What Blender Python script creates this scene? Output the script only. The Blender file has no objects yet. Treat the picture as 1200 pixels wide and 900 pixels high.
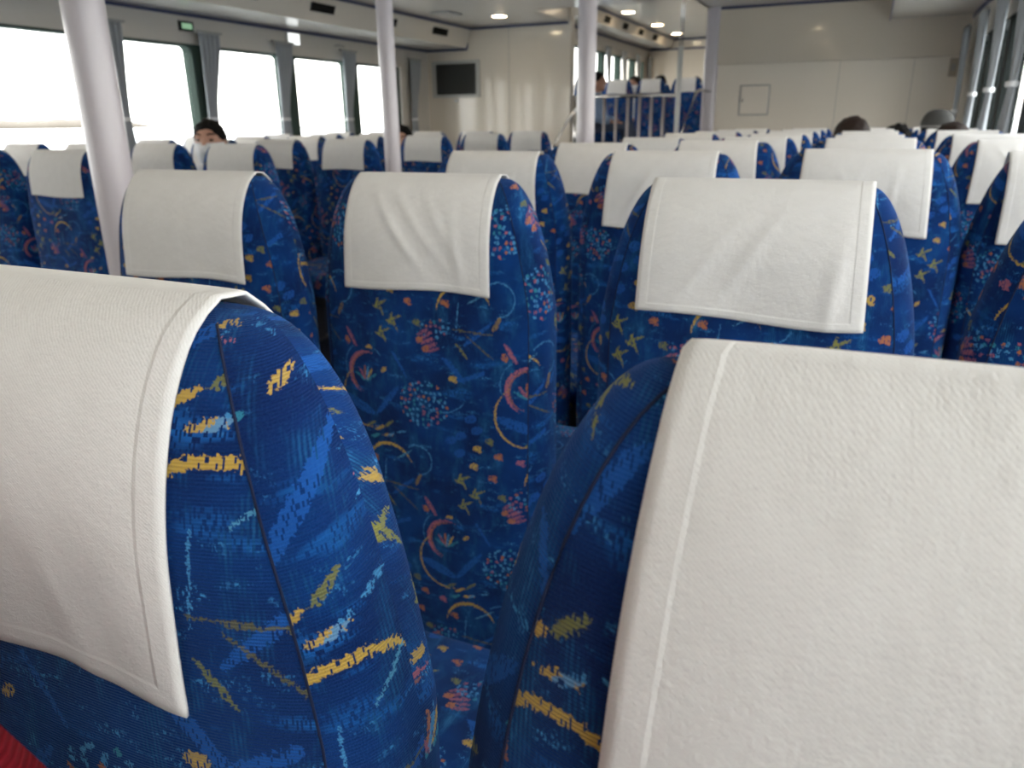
import bpy, bmesh, math, random
from mathutils import Vector, Matrix
random.seed(7)
PI = math.pi
S = bpy.context.scene
COL = S.collection
EYE = 1.13                      # camera height above the cabin floor
TOP = EYE - 0.066               # height of a seat's ridge

# ------------------------------------------------------------------ helpers
class MB:
    """collects shapes and links them as ONE mesh object"""
    def __init__(s): s.v = []; s.f = []; s.m = []; s.uv = {}; s.mi = 0
    def add(s, vs, fs, uvs=None):
        o = len(s.v); s.v += [tuple(p) for p in vs]
        for k, f in enumerate(fs):
            if uvs: s.uv[len(s.f)] = uvs[k]
            s.f.append(tuple(o + i for i in f)); s.m.append(s.mi)
        return s
    def box(s, x0, x1, y0, y1, z0, z1):
        vs = [(x, y, z) for x in (x0, x1) for y in (y0, y1) for z in (z0, z1)]
        return s.add(vs, [(0,1,3,2),(4,6,7,5),(0,4,5,1),(2,3,7,6),(0,2,6,4),(1,5,7,3)])
    def quad(s, a, b, c, d): return s.add([a, b, c, d], [(0,1,2,3)])
    def loft(s, rings, cap=True, closed=True):
        n = len(rings[0]); vs = [p for r in rings for p in r]; fs = []
        for i in range(len(rings) - 1):
            for j in range(n if closed else n - 1):
                k = (j + 1) % n
                fs.append((i*n + j, i*n + k, (i+1)*n + k, (i+1)*n + j))
        if cap:
            fs.append(tuple(reversed(range(n)))); fs.append(tuple((len(rings)-1)*n + j for j in range(n)))
        return s.add(vs, fs)
    def tube(s, pts, rad, n=10, cap=True):
        pts = [Vector(p) for p in pts]; rings = []
        for i, p in enumerate(pts):
            a = pts[max(0, i-1)]; b = pts[min(len(pts)-1, i+1)]
            t = (b - a).normalized(); r = rad[i] if hasattr(rad, '__len__') else rad
            ref = Vector((0,0,1)) if abs(t.z) < .95 else Vector((0,1,0))
            u = t.cross(ref).normalized(); w = u.cross(t)
            rr = r if hasattr(r, '__len__') else (r, r)
            rings.append([p + u*math.cos(2*PI*k/n)*rr[0] + w*math.sin(2*PI*k/n)*rr[1] for k in range(n)])
        return s.loft(rings, cap)
    def ball(s, c, r, n=14, m=9):
        c = Vector(c); r = r if hasattr(r, '__len__') else (r, r, r); rings = []
        for i in range(1, m):
            a = PI*i/m
            rings.append([c + Vector((r[0]*math.sin(a)*math.cos(2*PI*k/n), r[1]*math.sin(a)*math.sin(2*PI*k/n), -r[2]*math.cos(a))) for k in range(n)])
        o = len(s.v); s.loft(rings, False)
        vs = [c - Vector((0,0,r[2])), c + Vector((0,0,r[2]))]; b = len(s.v); s.v += [tuple(v) for v in vs]
        L = o + (m-2)*n
        for k in range(n):
            s.f.append((b, o + (k+1) % n, o + k)); s.m.append(s.mi)
            s.f.append((b+1, L + k, L + (k+1) % n)); s.m.append(s.mi)
        return s
    def mesh(s, name, mats, smooth=True):
        me = bpy.data.meshes.new(name); me.from_pydata(s.v, [], s.f)
        if s.uv:
            l = me.uv_layers.new(name='UVMap')
            for p in me.polygons:
                uv = s.uv.get(p.index)
                if uv:
                    for k, li in enumerate(p.loop_indices): l.data[li].uv = uv[k]
        for m in (mats if isinstance(mats, (list, tuple)) else [mats]): me.materials.append(m)
        for i, p in enumerate(me.polygons): p.use_smooth = smooth; p.material_index = s.m[i]
        me.update(); return me
    def build(s, name, mats, parent=None, smooth=False, bevel=0):
        return link(name, s.mesh(name, mats, smooth), parent, bevel)

def link(name, me, parent=None, bevel=0):
    o = bpy.data.objects.new(name, me); COL.objects.link(o)
    if parent: o.parent = parent
    if bevel:
        b = o.modifiers.new('bevel', 'BEVEL'); b.width = bevel; b.segments = 2; b.limit_method = 'ANGLE'
    return o
def tag(o, label=None, cat=None, group=None, kind=None):
    if label: o['label'] = label
    if cat: o['category'] = cat
    if group: o['group'] = group
    if kind: o['kind'] = kind
    return o
def empty(name, loc=(0,0,0), rz=0):
    o = bpy.data.objects.new(name, None); COL.objects.link(o); o.location = loc; o.rotation_euler = (0,0,rz)
    o.empty_display_size = .1; return o
def struct(name, mb, m, smooth=False, bevel=0): return tag(mb.build(name, m, None, smooth, bevel), kind='structure')
def baked(o):
    """evaluate the modifiers of o into a plain mesh and drop o"""
    bpy.context.view_layer.update()
    dg = bpy.context.evaluated_depsgraph_get()
    me = bpy.data.meshes.new_from_object(o.evaluated_get(dg)); nm = o.name
    bpy.data.objects.remove(o); return me
def lerp(a, b, t): return a + (b - a)*t
def sst(a, b, x):
    t = min(1, max(0, (x - a)/(b - a))); return t*t*(3 - 2*t)

# ------------------------------------------------------------------ materials
class NT:
    """short hand for building shader nodes"""
    def __init__(s, name):
        s.mat = bpy.data.materials.new(name); s.mat.use_nodes = True; s.t = s.mat.node_tree; s.t.nodes.clear()
        s.out = s.t.nodes.new('ShaderNodeOutputMaterial')
    def n(s, typ, ins=None, **kw):
        nd = s.t.nodes.new('ShaderNode' + typ)
        for k, v in kw.items(): setattr(nd, k, v)
        for k, v in (ins or {}).items():
            if isinstance(v, bpy.types.NodeSocket): s.t.links.new(v, nd.inputs[k])
            else: nd.inputs[k].default_value = v
        return nd
    def math(s, op, a, b=0.0, clamp=False, c=None):
        ins = {0: a, 1: b}
        if c is not None: ins[2] = c
        r = s.n('Math', ins, operation=op).outputs[0]
        return s.math('MAXIMUM', s.math('MINIMUM', r, 1.0), 0.0) if clamp else r
    def mix(s, fac, a, b):
        m = s.n('Mix', {0: fac}, data_type='RGBA')
        for i, v in ((6, a), (7, b)):
            if isinstance(v, bpy.types.NodeSocket): s.t.links.new(v, m.inputs[i])
            else: m.inputs[i].default_value = (*v, 1) if len(v) == 3 else v
        return m.outputs[2]
    def noise(s, vec, scale, detail=2, rough=.5, dist=0):
        ins = {'Scale': scale, 'Detail': detail, 'Roughness': rough, 'Distortion': dist}
        if vec is not None: ins['Vector'] = vec
        return s.n('TexNoise', ins)
    def ramp(s, fac, stops, mode='LINEAR'):
        r = s.n('ValToRGB', {0: fac}); cr = r.color_ramp; cr.interpolation = mode
        while len(cr.elements) > 1: cr.elements.remove(cr.elements[-1])
        for i, (p, c) in enumerate(stops):
            e = cr.elements[0] if i == 0 else cr.elements.new(p)
            e.position = p; e.color = (*c, 1)
        return r.outputs[0]
    def bsdf(s, **kw):
        p = s.n('BsdfPrincipled', kw); s.t.links.new(p.outputs[0], s.out.inputs[0]); return p

def plain(name, col, rough=.5, metal=0, spec=.5, coat=0, var=.04, bump=0, bscale=60):
    t = NT(name); tc = t.n('TexCoord').outputs['Object']
    nz = t.noise(tc, bscale, 3).outputs[0]
    c2 = tuple(max(0, x*(1 - var*2)) for x in col)
    ins = {'Base Color': t.mix(nz, c2, tuple(min(1, x*(1 + var)) for x in col)), 'Roughness': rough, 'Metallic': metal,
           'Specular IOR Level': spec, 'Coat Weight': coat, 'Coat Roughness': .06}
    if bump:
        ins['Normal'] = t.n('Bump', {'Strength': bump, 'Distance': .002, 'Height': nz}).outputs[0]
    t.bsdf(**ins); return t.mat

def glowing(name, col, strength):
    t = NT(name)
    nz = t.noise(t.n('TexCoord').outputs['Object'], 20).outputs[0]
    e = t.n('Emission', {'Color': t.mix(nz, col, tuple(min(1, c*1.04) for c in col)), 'Strength': strength})
    t.t.links.new(e.outputs[0], t.out.inputs[0]); return t.mat

def make_fabric():
    t = NT('moquette_fabric')
    uv = t.n('UVMap', uv_map='UVMap').outputs[0]
    # each seat is cut from another place of the roll: the object colour carries that offset
    off = t.n('VectorMath', {0: t.n('ObjectInfo').outputs['Color'], 'Scale': 1.0}, operation='SCALE').outputs[0]
    P0 = t.n('VectorMath', {0: t.n('VectorMath', {0: uv, 'Scale': 1/.88}, operation='SCALE').outputs[0], 1: off}, operation='ADD').outputs[0]
    # woven edges: shift the drawing thread by thread
    nv = t.noise(P0, 420, 2, .6).outputs['Color']
    nv = t.n('VectorMath', {0: nv, 1: (.5, .5, .5)}, operation='SUBTRACT').outputs[0]
    nv = t.n('VectorMath', {0: nv, 'Scale': .007}, operation='SCALE').outputs[0]
    P1 = t.n('VectorMath', {0: P0, 1: nv}, operation='ADD').outputs[0]
    cell = t.n('VectorMath', {0: P1, 1: (.0013, .0022, 1)}, operation='SNAP').outputs[0]
    thr = t.n('TexWhiteNoise', {'Vector': t.n('VectorMath', {0: P0, 1: (.0011, .0030, 1)}, operation='SNAP').outputs[0]}, noise_dimensions='3D').outputs['Value']
    P1 = cell
    sp = t.n('SeparateXYZ', {0: P1})
    X, Y = sp.outputs[0], sp.outputs[1]
    W, H = .33, .32
    row = t.math('FLOOR', t.math('DIVIDE', Y, H))
    fx = t.math('MULTIPLY', t.math('FRACT', t.math('ADD', t.math('DIVIDE', X, W), t.math('MULTIPLY', row, .5))), W)
    fy = t.math('MULTIPLY', t.math('FRACT', t.math('DIVIDE', Y, H)), H)
    P = t.n('CombineXYZ', {0: fx, 1: fy, 2: 0.0}).outputs[0]
    # ground: navy with royal blue clouds and woven strokes
    g1 = t.noise(P0, 9, 3, .55).outputs[0]
    col = t.mix(t.math('MULTIPLY', t.math('SUBTRACT', g1, .36), 3.2, True), (.0010, .012, .082), (.0018, .040, .195))
    st = t.n('Mapping', {'Vector': P0, 'Rotation': (0, 0, .75), 'Scale': (6, 22, 1)}).outputs[0]
    g2 = t.noise(st, 1.6, 3, .6).outputs[0]
    mk = t.math('MULTIPLY', t.math('SUBTRACT', g2, .57), 8, True)
    col = t.mix(t.math('MULTIPLY', mk, t.math('GREATER_THAN', thr, .35)), col, (.010, .115, .40))
    st2 = t.n('Mapping', {'Vector': P0, 'Rotation': (0, 0, -.5), 'Scale': (14, 5, 1)}).outputs[0]
    g3 = t.noise(st2, 2.1, 4, .7).outputs[0]
    hatch = t.n('TexWave', {'Vector': P0, 'Scale': 112.0, 'Distortion': 1.2, 'Detail Scale': 3.0}, wave_type='BANDS', bands_direction='X').outputs['Fac']
    mk = t.math('MULTIPLY', t.math('MULTIPLY', t.math('SUBTRACT', g3, .50), 9, True), t.math('MULTIPLY', hatch, .9))
    col = t.mix(mk, col, (.008, .085, .23))
    mk = t.math('MULTIPLY', t.math('MULTIPLY', t.math('SUBTRACT', g3, .62), 9, True), hatch)
    col = t.mix(mk, col, (.04, .24, .50))
    g4 = t.noise(t.n('Mapping', {'Vector': P1, 'Rotation': (0, 0, 1.1), 'Scale': (9, 34, 1)}).outputs[0], 1.9, 4, .65).outputs[0]
    mk = t.math('MULTIPLY', t.math('MULTIPLY', t.math('SUBTRACT', g4, .60), 12, True), t.math('GREATER_THAN', thr, .45))
    col = t.mix(mk, col, (.05, .27, .58))
    def loc(cx, cy, ang=0, sx=1, sy=1):
        return t.n('Mapping', {'Vector': P, 'Location': (cx, cy, 0), 'Rotation': (0, 0, math.radians(ang)), 'Scale': (sx, sy, 1)}, vector_type='TEXTURE').outputs[0]
    def length(v): return t.n('VectorMath', {0: v}, operation='LENGTH').outputs['Value']
    count = 0
    worn = t.math('MULTIPLY', t.math('GREATER_THAN', thr, .16), 1.0)
    def paint(mask, c, k=1.0):
        nonlocal col, P, count
        mask = t.math('MULTIPLY', mask, worn)
        col = t.mix(t.math('MULTIPLY', mask, k) if k < 1 else mask, col, c)
        count += 1
        if count % 14 == 0:     # keeps the evaluation in drawing order, so that few values live at once
            P = t.n('VectorMath', {0: col, 1: (1e-7, 1e-7, 0), 2: P}, operation='MULTIPLY_ADD').outputs[0]
    def stroke(cx, cy, ln, wd, ang, c, k=.9): paint(t.math('LESS_THAN', length(loc(cx, cy, ang, ln/2, wd/2)), 1.0), c, k)
    def crescent(cx, cy, R, ang, shift, c, k=.9, r2=1.0):
        a = t.math('LESS_THAN', length(loc(cx, cy, 0, R, R)), 1.0)
        dx, dy = R*shift*math.cos(math.radians(ang)), R*shift*math.sin(math.radians(ang))
        b = t.math('GREATER_THAN', length(loc(cx + dx, cy + dy, 0, R*r2, R*r2)), 1.0)
        paint(t.math('MULTIPLY', a, b), c, k)
    def ring(cx, cy, R, wd, ang, lim, c, k=.7):
        m = loc(cx, cy, ang, R, R)
        a = t.math('LESS_THAN', t.math('ABSOLUTE', t.math('SUBTRACT', length(m), 1.0)), wd/R)
        x = t.n('SeparateXYZ', {0: m}).outputs[0]
        paint(t.math('MULTIPLY', a, t.math('GREATER_THAN', x, lim)), c, k)
    def px(cx, cy): return ((cx - 20)*.00058) % W, (H - (cy - 230)*.00058) % H
    PINK = (.40, .13, .17); ORG = (.48, .17, .05); GOLD = (.58, .38, .06); TEAL = (.035, .25, .36); SKY = (.07, .30, .60); OLV = (.20, .20, .05)
    # faint blue figures first
    for a in ((270, 240, .10, .006, -58), (235, 400, .085, .012, 50), (575, 270, .10, .009, 22), (280, 700, .07, .009, 40), (470, 800, .09, .012, -48), (120, 430, .08, .02, -20)):
        x, y = px(a[0], a[1]); stroke(x, y, a[2], a[3], a[4], (.012, .10, .40), .8)
    for a in ((505, 480), (540, 420), (500, 540), (560, 455), (470, 500)):
        x, y = px(*a); stroke(x, y, .024, .016, 20, (.012, .09, .38), .8)
    x, y = px(345, 590); ring(x, y, .030, .0012, 20, -.4, SKY)
    x, y = px(150, 300); ring(x, y, .048, .0010, 120, .1, SKY, .6)
    x, y = px(430, 300); ring(x, y, .065, .0010, -100, .5, SKY, .6)
    x, y = px(480, 330); ring(x, y, .085, .0016, 85, .75, (.16, .13, .05), .8)
    # crescents with a little flower
    x, y = px(155, 315)
    crescent(x, y, .043, -22, .20, PINK, .95); crescent(x + .001, y - .001, .038, -10, .13, ORG, .6)
    for a, c in ((60, GOLD), (95, ORG), (125, PINK), (35, TEAL), (150, TEAL), (80, SKY)):
        q = math.radians(a); stroke(x + .016*math.cos(q), y - .018 + .018*math.sin(q), .030, .0055, a, c, .85)
    stroke(x + .042, y + .012, .016, .008, 40, GOLD, .8)
    x, y = px(720, 400); crescent(x, y, .060, 25, .07, GOLD, .9)
    # gold arch and its dashes
    x, y = px(235, 635); crescent(x, y, .053, -80, .15, GOLD, .95, 1.02)
    for a in ((165, 490, 25, OLV), (200, 500, 30, GOLD), (240, 478, 38, OLV), (232, 520, 12, GOLD), (180, 530, 20, TEAL)):
        x, y = px(a[0], a[1]); stroke(x, y, .026, .006, a[2], a[3], .9)
    x, y = px(235, 635)
    for dx, dy, ln, wd, a, c in ((.004, .068, .020, .005, 30, SKY), (-.030, .060, .018, .006, 35, TEAL), (.030, .078, .022, .004, 15, SKY), (-.012, -.012, .060, .0022, 84, SKY), (.030, .030, .050, .0030, 32, (.10, .34, .55)),
                                 (.020, -.034, .085, .0034, -4, (.13, .12, .04)), (.030, -.060, .070, .0030, -38, (.13, .12, .04)), (-.004, -.070, .036, .0045, -50, OLV), (.062, -.016, .030, .008, 62, (.30, .20, .05))):
        stroke(x + dx, y + dy, ln, wd, a, c, .85)
    # hatched pink blocks
    for a in ((690, 195, 20), (385, 752, -50), (100, 168, 30)):
        x, y = px(a[0], a[1]); stroke(x, y, .030, .007, a[2], PINK, .7); stroke(x - .004, y + .008, .028, .006, a[2], PINK, .7); stroke(x + .004, y - .008, .028, .006, a[2], PINK, .7); stroke(x - .011, y - .007, .016, .012, a[2], ORG, .85)
    # confetti
    for a in ((560, 515, GOLD), (600, 487, OLV), (630, 535, ORG), (547, 578, GOLD), (610, 612, ORG), (700, 552, PINK), (742, 607, ORG), (455, 780, GOLD), (480, 845, GOLD), (640, 125, OLV)):
        x, y = px(a[0], a[1]); stroke(x, y, .017, .010, 15, a[2], .8); stroke(x + .003, y - .004, .013, .007, -30, a[2], .8)
    # starry olive bursts
    for cx, cy in ((505, 632), (512, 722), (555, 125)):
        x, y = px(cx, cy)
        for a, dx, dy, ln in ((25, .004, .003, .030), (70, -.005, .002, .024), (115, .002, -.005, .034), (160, -.006, -.006, .020)): stroke(x + dx, y + dy, ln, .0045, a, (.30, .29, .05), .8)
    # large fan flower
    x, y = px(665, 790)
    for a, ln, c in ((90, .10, PINK), (70, .09, PINK), (112, .085, PINK), (135, .08, TEAL), (152, .06, TEAL), (50, .075, ORG), (33, .06, TEAL), (100, .06, ORG)):
        q = math.radians(a); stroke((x + .55*ln*math.cos(q)), (y + .55*ln*math.sin(q)), ln*.85, .0045, a, c, .8); stroke((x + .8*ln*math.cos(q)), (y + .8*ln*math.sin(q)), ln*.3, .0085, a + 12, c, .7)
    for a in (0, 60, 120): stroke(x, y + .073, .034, .005, a, (.42, .12, .22), .9)
    # cluster of little dots
    vo = t.n('TexVoronoi', {'Vector': P1, 'Scale': 105.0, 'Randomness': .85}, voronoi_dimensions='2D')
    dots = t.math('LESS_THAN', vo.outputs['Distance'], .30)
    pick = t.n('SeparateColor', {0: vo.outputs['Color']}).outputs[0]
    dc = t.ramp(pick, [(0, SKY), (.35, TEAL), (.55, PINK), (.72, ORG), (.85, SKY)], 'CONSTANT')
    x, y = px(375, 392); inside = t.math('LESS_THAN', length(loc(x, y, 0, .052, .046)), 1.0)
    paint(t.math('MULTIPLY', dots, inside), dc, .95)
    x, y = px(740, 690); inside = t.math('LESS_THAN', length(loc(x - .02, y, 10, .030, .020)), 1.0)
    paint(t.math('MULTIPLY', dots, inside), dc, .8)
    # knit: fine ribs as relief
    rib = t.n('TexWave', {'Vector': uv, 'Scale': 185.0, 'Distortion': .6, 'Detail': 1.0, 'Detail Scale': 8.0}, wave_type='BANDS', bands_direction='Y').outputs['Fac']
    pile = t.noise(uv, 900, 2).outputs[0]
    hgt = t.math('ADD', rib, t.math('MULTIPLY', pile, .9))
    bp = t.n('Bump', {'Strength': .6, 'Distance': .0011, 'Height': hgt}).outputs[0]
    col = t.mix(t.math('MULTIPLY', t.math('SUBTRACT', pile, .35), .35, True), col, (.03, .12, .34))
    t.bsdf(**{'Base Color': col, 'Roughness': .85, 'Specular IOR Level': .15, 'Normal': bp, 'Sheen Weight': .12, 'Sheen Roughness': .4, 'Sheen Tint': (.25, .5, 1, 1)})
    return t.mat

def make_cover_mat():
    t = NT('white_twill')
    uv = t.n('UVMap', uv_map='UVMap').outputs[0]
    s = t.n('SeparateXYZ', {0: uv}); ax = t.math('ABSOLUTE', s.outputs[0]); v = s.outputs[1]
    # hem: folded double edge down both sides and along the lower end
    side = t.n('MapRange', {0: ax, 1: .1110, 2: .1128}).outputs[0]
    low = t.n('MapRange', {0: v, 1: .1605, 2: .1625}).outputs[0]
    hem = t.math('MAXIMUM', side, low)
    st = t.math('LESS_THAN', t.math('ABSOLUTE', t.math('SUBTRACT', ax, .1135)), .0006)
    tw = t.n('Mapping', {'Vector': uv, 'Rotation': (0, 0, .95), 'Scale': (1, 1, 1)}).outputs[0]
    twill = t.n('TexWave', {'Vector': tw, 'Scale': 260.0, 'Distortion': 2.5, 'Detail': 2.0, 'Detail Scale': 2.0}, wave_type='BANDS').outputs['Fac']
    fz = t.noise(uv, 620, 3, .6).outputs[0]
    soft = t.noise(uv, 34, 3, .5).outputs[0]
    h = t.math('ADD', t.math('MULTIPLY', twill, .13), t.math('MULTIPLY', fz, .75))
    h = t.math('ADD', h, t.math('MULTIPLY', hem, 1.2))
    h = t.math('ADD', h, t.math('ADD', t.math('MULTIPLY', soft, 2.6), t.math('MULTIPLY', t.noise(uv, 130, 3, .6).outputs[0], 1.2)))
    h = t.math('SUBTRACT', h, t.math('MULTIPLY', st, .6))
    bp = t.n('Bump', {'Strength': .55, 'Distance': .0009, 'Height': h}).outputs[0]
    col = t.mix(soft, (.69, .675, .65), (.77, .755, .735))
    t.bsdf(**{'Base Color': col, 'Roughness': .9, 'Specular IOR Level': .15, 'Normal': bp, 'Sheen Weight': .1, 'Subsurface Weight': 0.0})
    return t.mat

def make_glass():
    t = NT('window_glass')
    fr = t.n('LayerWeight', {'Blend': .12}).outputs['Fresnel']
    nz = t.noise(t.n('TexCoord').outputs['Object'], 3).outputs[0]
    tr = t.n('BsdfTransparent', {'Color': t.mix(nz, (.95, .955, .945), (.96, .965, .955))})
    gl = t.n('BsdfGlossy', {'Roughness': .02})
    mx = t.n('MixShader', {0: t.math('MULTIPLY', fr, .5), 1: tr.outputs[0], 2: gl.outputs[0]})
    t.t.links.new(mx.outputs[0], t.out.inputs[0]); return t.mat

FAB = make_fabric(); COVER = make_cover_mat(); GLASS = make_glass()
M_wall = plain('gloss_wall_paint', (.80, .725, .62), .14, spec=.5, coat=.5, var=.02, bscale=2)
M_ceil = plain('ceiling_paint', (.74, .685, .60), .22, coat=.2, var=.02, bscale=2)
M_panel = plain('upper_panel_paint', (.66, .58, .475), .18, coat=.4, var=.02, bscale=2)
M_band = plain('grey_band_paint', (.60, .56, .50), .35, var=.02, bscale=3)
M_navy = plain('navy_trim', (.035, .045, .12), .4)
M_pole = plain('mauve_white_paint', (.62, .57, .60), .3, coat=.2, var=.02, bscale=8)
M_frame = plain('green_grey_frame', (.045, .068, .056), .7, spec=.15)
M_frameR = plain('dark_frame', (.009, .013, .012), .6, spec=.2)  # same frame as on the left, in a much darker tone
M_curt = plain('grey_curtain', (.36, .38, .40), .75, var=.06, bump=.3, bscale=300)
M_tie = plain('curtain_tie', (.75, .75, .75), .6)
M_white = plain('white_enamel', (.72, .72, .70), .3)
M_black = plain('matte_black', (.004, .004, .004), .9, spec=.05)
M_dgrey = plain('dark_grey_slat', (.030, .031, .031), .6, spec=.2)
M_grey = plain('grey_enamel', (.34, .33, .31), .4)
M_steel = plain('brushed_steel', (.62, .60, .58), .22, metal=1)
M_rail = plain('satin_rail', (.40, .36, .36), .35, metal=.3)
M_carpet = plain('navy_carpet', (.02, .028, .06), .95, var=.3, bump=.6, bscale=220)
M_stitch = plain('seam_thread', (.003, .010, .045), .9)
M_cushbase = plain('seat_shell', (.05, .05, .06), .5)
M_light = glowing('warm_lamp', (1.0, .77, .50), 30)
M_lit = glowing('emergency_lamp', (.95, 1.0, .97), 1.3)
M_sign = glowing('green_sign_face', (.35, .60, .38), .55)
M_red = None
def make_red():
    t = NT('red_ribbed_cloth')
    tc = t.n('TexCoord').outputs['Object']
    w = t.n('TexWave', {'Vector': t.n('Mapping', {'Vector': tc, 'Rotation': (0, .5, .6)}).outputs[0], 'Scale': 110.0, 'Distortion': .4}, wave_type='BANDS', bands_direction='Z').outputs['Fac']
    bp = t.n('Bump', {'Strength': .8, 'Distance': .0015, 'Height': w}).outputs[0]
    t.bsdf(**{'Base Color': t.mix(w, (.17, .006, .012), (.25, .011, .020)), 'Roughness': .9, 'Specular IOR Level': .1, 'Normal': bp})
    return t.mat
M_red = make_red()
M_sea = plain('pale_sea', (.55, .60, .62), .25, var=.02, bscale=.02)
M_land = plain('hazy_coast', (.125, .108, .088), .9, var=.1, bscale=.004)
M_skin = plain('skin', (.50, .27, .19), .5, var=.05, bump=.1, bscale=120)
M_hair = plain('black_hair', (.007, .006, .006), .75, spec=.15, var=.4, bump=.8, bscale=160)
M_brown = plain('dark_brown_hair', (.020, .009, .006), .6, spec=.25, var=.4, bump=.8, bscale=160)
M_mask = plain('white_mask', (.75, .76, .78), .8)
M_eye = plain('dark_eye', (.015, .010, .008), .2)
M_lip = plain('lips', (.36, .13, .11), .5)
M_cap = plain('grey_cap_cloth', (.05, .05, .047), .85, var=.1, bump=.3, bscale=300)
M_capband = plain('pale_cap_trim', (.22, .215, .205), .8)
M_shirts = {k: plain('cloth_' + k, c, .85, var=.08, bump=.3, bscale=250) for k, c in dict(white=(.62, .63, .66), navy=(.02, .03, .07), grey=(.2, .2, .21), black=(.015, .015, .016), blue=(.25, .36, .55), denim=(.05, .07, .12)).items()}

# ------------------------------------------------------------------ cabin shell
XL, XR, YB, YF = -4.98, .727, -5.0, 8.6
ZC, ZLOW = EYE + 1.05, EYE + 1.085        # main ceiling, starboard ceiling
ZS = EYE + .835                           # underside of the left soffit
ZRS = EYE + .885                          # underside of the right soffit
WB, WT = .74, EYE + .615                  # window opening bottom and top
RX0, RX1, RY0 = -3.17, -1.66, 7.60        # raised ceiling over the steps
PF = .575                                 # height of the forward platform
FXL, FXR, FYB = -4.45, .70, 17.0          # forward cabin
FZC, FZS = EYE + 1.62, EYE + 1.44

struct('floor', MB().box(XL - .1, XR + .1, YB, YF, -.06, 0), M_carpet)
struct('trim_platform_floor', MB().box(FXL - .6, FXR + .1, YF, FYB, PF - .06, PF).box(RX0, RX1 - .0, YF - .25, YF, 0, PF), M_carpet)
c = MB()
c.box(XL + .55, RX0, YB, YF, ZC, ZC + .05)
c.box(RX0, RX1, YB, RY0, ZC, ZC + .05)
struct('ceiling', c, M_ceil)
c = MB(); c.box(RX0 - .04, RX0, RY0, YF, ZC + .05, FZC + .05); c.box(RX0, RX1, RY0 - .04, RY0, ZC + .05, FZC + .05); c.box(RX0, RX1, RY0, YF, FZC, FZC + .05)
c.box(RX1 - .0, RX1 + .04, RY0, YF, ZLOW, FZC + .05)
struct('trim_recess', c, M_wall)
struct('trim_ceiling_right', MB().box(RX1, XR + .1, YB, YF, ZLOW, ZLOW + .05), M_ceil)
# soffits: left with a sloped face, right flat
c = MB()
prof = [(XL, ZS), (-4.44, ZS), (-4.37, ZC), (-4.37, ZC + .05), (XL, ZC + .05)]
c.loft([[(x, YB, z) for x, z in prof], [(x, YF, z) for x, z in prof]])
struct('trim_soffit_left', c, M_ceil)
struct('trim_soffit_right', MB().box(.047, XR, YB, YF, ZRS, ZLOW), M_ceil)
# navy edge strips
c = MB()
c.box(XL, XL + .012, YB, YF, ZS - .022, ZS)
c.box(XL, -4.43, YF - .012, YF, ZS - .022, ZS)
c.box(-4.44, -4.42, YF - .012, YF, ZS, ZC)
c.add([(-4.372, YB, ZC - .024), (-4.372, YF, ZC - .024), (-4.352, YF, ZC - .001), (-4.352, YB, ZC - .001)], [(0,1,2,3)])
c.box(-4.36, RX0, YF - .012, YF, ZC - .022, ZC)
struct('trim_navy_left', c, M_navy)
c = MB()
c.box(RX1, XR, YF - .03, YF, ZLOW - .022, ZLOW)
c.box(.047, XR, YF - .03, YF, ZRS - .022, ZRS)
c.box(.035, .047, YB, YF, ZRS - .012, ZRS + .012)
c.box(XR - .012, XR, YB, YF, ZRS - .03, ZRS)
struct('trim_navy_right', c, M_navy)

# window modules along both sides
EDGES = [-4.5, -3.6, -2.66, -1.72, -.78, .16, 1.10, 2.04, 3.10, 4.16, 5.03, 6.10, 7.10, 7.95]
def side_wall(name, xi, xo, skip_last=False):
    m = MB(); x0, x1 = min(xi, xo), max(xi, xo)
    m.box(x0, x1, YB, YF, 0, WB); m.box(x0, x1, YB, YF, WT, ZLOW + .05)
    m.box(x0, x1, YB, EDGES[0], WB, WT); m.box(x0, x1, EDGES[-1] + .04, YF, WB, WT)
    return struct(name, m, M_band)
side_wall('wall_left', XL, XL - .12); side_wall('wall_right', XR, XR + .12)
wn = 0
for side, xi, sg in (('left', XL, -1), ('right', XR, 1)):
    for i in range(len(EDGES) - 1):
        y0, y1 = EDGES[i], EDGES[i+1]; wn += 1
        a, b = (xi, xi + sg*.10); x0, x1 = min(a, b), max(a, b)
        m = MB(); r = .05
        m.box(x0, x1, y0, y0 + .045, WB, WT); m.box(x0, x1, y1 - .13, y1, WB, WT)
        m.box(x0, x1, y0 + .045, y1 - .13, WB, WB + .03); m.box(x0, x1, y0 + .045, y1 - .13, WT - .018, WT)
        for (cy, cz, sy, sz) in ((y0 + .045, WB + .03, 1, 1), (y1 - .13, WB + .03, -1, 1), (y0 + .045, WT - .018, 1, -1), (y1 - .13, WT - .018, -1, -1)):
            pts = [(cy, cz)] + [(cy + sy*r*(1 - math.sin(k*PI/8)), cz + sz*r*(1 - math.cos(k*PI/8))) for k in range(5)]
            m.loft([[(x0 + .005, y, z) for y, z in pts], [(x1 - .005, y, z) for y, z in pts]])
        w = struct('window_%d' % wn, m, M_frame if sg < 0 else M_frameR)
        xp = xi + sg*.06
        MB().box(xp - .003, xp + .003, y0 + .046, y1 - .131, WB + .031, WT - .019).build('pane', GLASS, w)

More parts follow.
